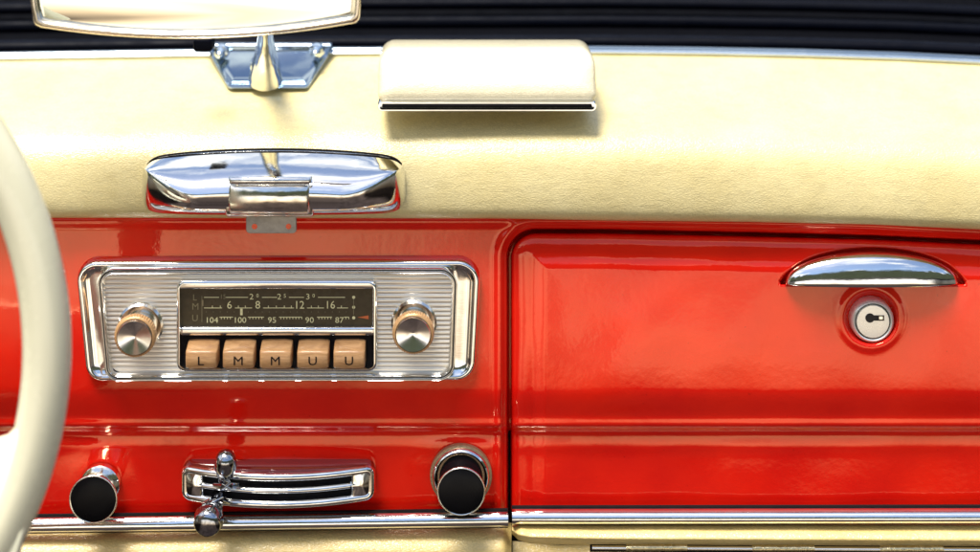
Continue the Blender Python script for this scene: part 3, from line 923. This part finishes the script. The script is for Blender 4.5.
# levers: stalk out of each slot ending in a bulb
def lever(x, yslot, tipx, tipy, d_tip, r, up):
    p0 = at(x, yslot, 0.008)
    p3 = at(tipx, tipy, d_tip)
    ctl = smooth_curve([tuple(p0), tuple(p0.lerp(p3, 0.30)+Vector((0, -0.002, 0))), tuple(p0.lerp(p3, 0.62)+Vector((0, -0.001, 0))), tuple(p3)], 8)
    n = len(ctl)
    rr = []
    for i in range(n):
        t = i/(n-1)
        q = interp([(0, 0.50), (0.25, 0.42), (0.34, 0.62), (0.42, 0.5), (0.55, 0.80), (0.75, 1.0), (0.90, 0.86), (0.97, 0.55), (1.0, 0.2)], t)
        rr.append(r*q)
    st = tube('lever', ctl, rr, 'dark_chrome', heat, 18, (1, 1.0))
    return st
lever(225, 486, 226, 455, 0.030, 6.2*0.001, True)
l1 = lever(219, 496, 205, 528, 0.036, 8.2*0.001, False)
tube('lever_foot', [at(238, 485, 0.017), at(231, 486, 0.021), at(222, 487, 0.022), at(214, 485, 0.018)], [0.0010, 0.0016, 0.0016, 0.0010], 'dark_chrome', heat)
tube('lever_foot', [at(229, 503, 0.017), at(222, 500, 0.021), at(210, 501, 0.022), at(203, 504, 0.020)], [0.0010, 0.0018, 0.0018, 0.0010], 'dark_chrome', heat)

# ================================================================== LIGHT, SKY
sv = Vector((-0.22, -0.22, 0.94)).normalized()
elev = math.asin(sv.z); azi = math.atan2(sv.x, sv.y)
w = bpy.data.worlds.new('World'); scene.world = w; w.use_nodes = True
nt = w.node_tree; bg = nt.nodes['Background']; bg.inputs['Strength'].default_value = 0.12
sky = nt.nodes.new('ShaderNodeTexSky'); sky.sky_type = 'NISHITA'; sky.sun_disc = False
sky.sun_elevation = elev; sky.sun_rotation = azi
tc = nt.nodes.new('ShaderNodeTexCoord'); gen = tc.outputs['Generated']
sp_ = nt.nodes.new('ShaderNodeSeparateXYZ'); nt.links.new(gen, sp_.inputs[0])
def wmap(scale):
    mp = nt.nodes.new('ShaderNodeMapping'); mp.inputs['Scale'].default_value = scale
    nt.links.new(gen, mp.inputs['Vector']); return mp.outputs['Vector']
# clouds
cl = ramp(nt, noise(nt, wmap((1, 1, 2.6)), 2.2, 7, 0.6, 0.3), [(0.50, 0.0), (0.64, 1.0)])
skyc = mix(nt, cl, sky.outputs['Color'], (8.0, 8.0, 7.7))
# uneven tree line, then pale ground and car interior below it
tl = nt.nodes.new('ShaderNodeMath'); tl.operation = 'MULTIPLY_ADD'
nt.links.new(noise(nt, wmap((1, 1, 0.2)), 5.0, 7, 0.7), tl.inputs[0]); tl.inputs[1].default_value = -0.7
nt.links.new(sp_.outputs['Z'], tl.inputs[2])
trees = mix(nt, noise(nt, wmap((1, 1, 1)), 22, 6, 0.7), (0.10, 0.14, 0.08), (0.7, 0.8, 0.5))
mt = ramp(nt, tl.outputs[0], [(0.0, 0.0), (0.03, 1.0)])
c1 = mix(nt, mt, trees, skyc)
# added glow for unseen seats and door tops, shaped for paint and chrome reflections
gl = nt.nodes.new('ShaderNodeMath'); gl.operation = 'MULTIPLY_ADD'
nt.links.new(noise(nt, wmap((1, 1, 0.4)), 2.2, 4, 0.5), gl.inputs[0]); gl.inputs[1].default_value = 0.24
nt.links.new(sp_.outputs['Z'], gl.inputs[2])
low = ramp(nt, sp_.outputs['Z'], [(0.0, (0.0, 0.0, 0.0))])
mr = nt.nodes.new('ShaderNodeMapRange'); nt.links.new(gl.outputs[0], mr.inputs['Value'])
mr.inputs['From Min'].default_value = -1.0; mr.inputs['From Max'].default_value = 0.2
inter = ramp(nt, mr.outputs['Result'], [(0.0, (0.04, 0.03, 0.03)), (0.54, (0.08, 0.06, 0.05)), (0.60, (0.62, 0.46, 0.30)), (0.66, (0.95, 0.80, 0.60)), (0.78, (1.0, 0.90, 0.74)), (0.86, (1.0, 0.97, 0.90)), (0.895, (1.0, 0.97, 0.90)), (0.91, (0.06, 0.05, 0.05))])
sc9 = nt.nodes.new('ShaderNodeVectorMath'); sc9.operation = 'SCALE'; sc9.inputs['Scale'].default_value = 9.0
nt.links.new(inter, sc9.inputs[0])
ab = nt.nodes.new('ShaderNodeMath'); ab.operation = 'ABSOLUTE'; nt.links.new(sp_.outputs['X'], ab.inputs[0])
az = nt.nodes.new('ShaderNodeMath'); az.operation = 'MULTIPLY_ADD'; az.inputs[1].default_value = 0.3
nt.links.new(noise(nt, wmap((1, 1, 0.5)), 3.0, 4), az.inputs[0]); nt.links.new(ab.outputs[0], az.inputs[2])
side = ramp(nt, az.outputs[0], [(0.0, 1.0), (0.72, 1.0), (0.80, 0.10)])  # added sideways darkening of the glow, for contrast in the chrome
seatn = ramp(nt, noise(nt, wmap((1.7, 1, 0.9)), 3.4, 5, 0.55, 0.4), [(0.38, 0.55), (0.52, 0.95), (0.70, 1.2)])
inter1 = mix(nt, 1.0, sc9.outputs[0], seatn, 'MULTIPLY')
inter2 = mix(nt, 1.0, inter1, side, 'MULTIPLY')
mg = ramp(nt, gl.outputs[0], [(0.13, 0.0), (0.16, 1.0)])
# ramp clamps negatives to the first stop, so this is 0 below the horizon
c2 = mix(nt, mg, inter2, c1)
nt.links.new(c2, bg.inputs['Color'])
sun = bpy.data.lights.new('sun', 'SUN'); sun.energy = 4.0; sun.angle = radians(24); sun.color = (1.0, 0.95, 0.86)
so = bpy.data.objects.new('sun', sun); COL.objects.link(so); so.rotation_euler = (-sv).to_track_quat('-Z', 'Y').to_euler()

# ================================================================== CAMERA
cam = bpy.data.cameras.new('camera'); co = bpy.data.objects.new('camera', cam); COL.objects.link(co)
co.location = (CX, -D, CZ); co.rotation_euler = (radians(90), 0, 0)
W = 980*S
cam.sensor_width = 36; cam.lens = 36*D/W
cam.shift_x = -CX/W; cam.shift_y = -CZ/W
cam.clip_start = 0.01; cam.clip_end = 50
cam.dof.use_dof = True; cam.dof.focus_distance = D-0.008; cam.dof.aperture_fstop = 3.5
scene.camera = co
scene.view_settings.view_transform = 'Standard'; scene.view_settings.look = 'None'
scene.view_settings.exposure = 0.86; scene.view_settings.gamma = 1
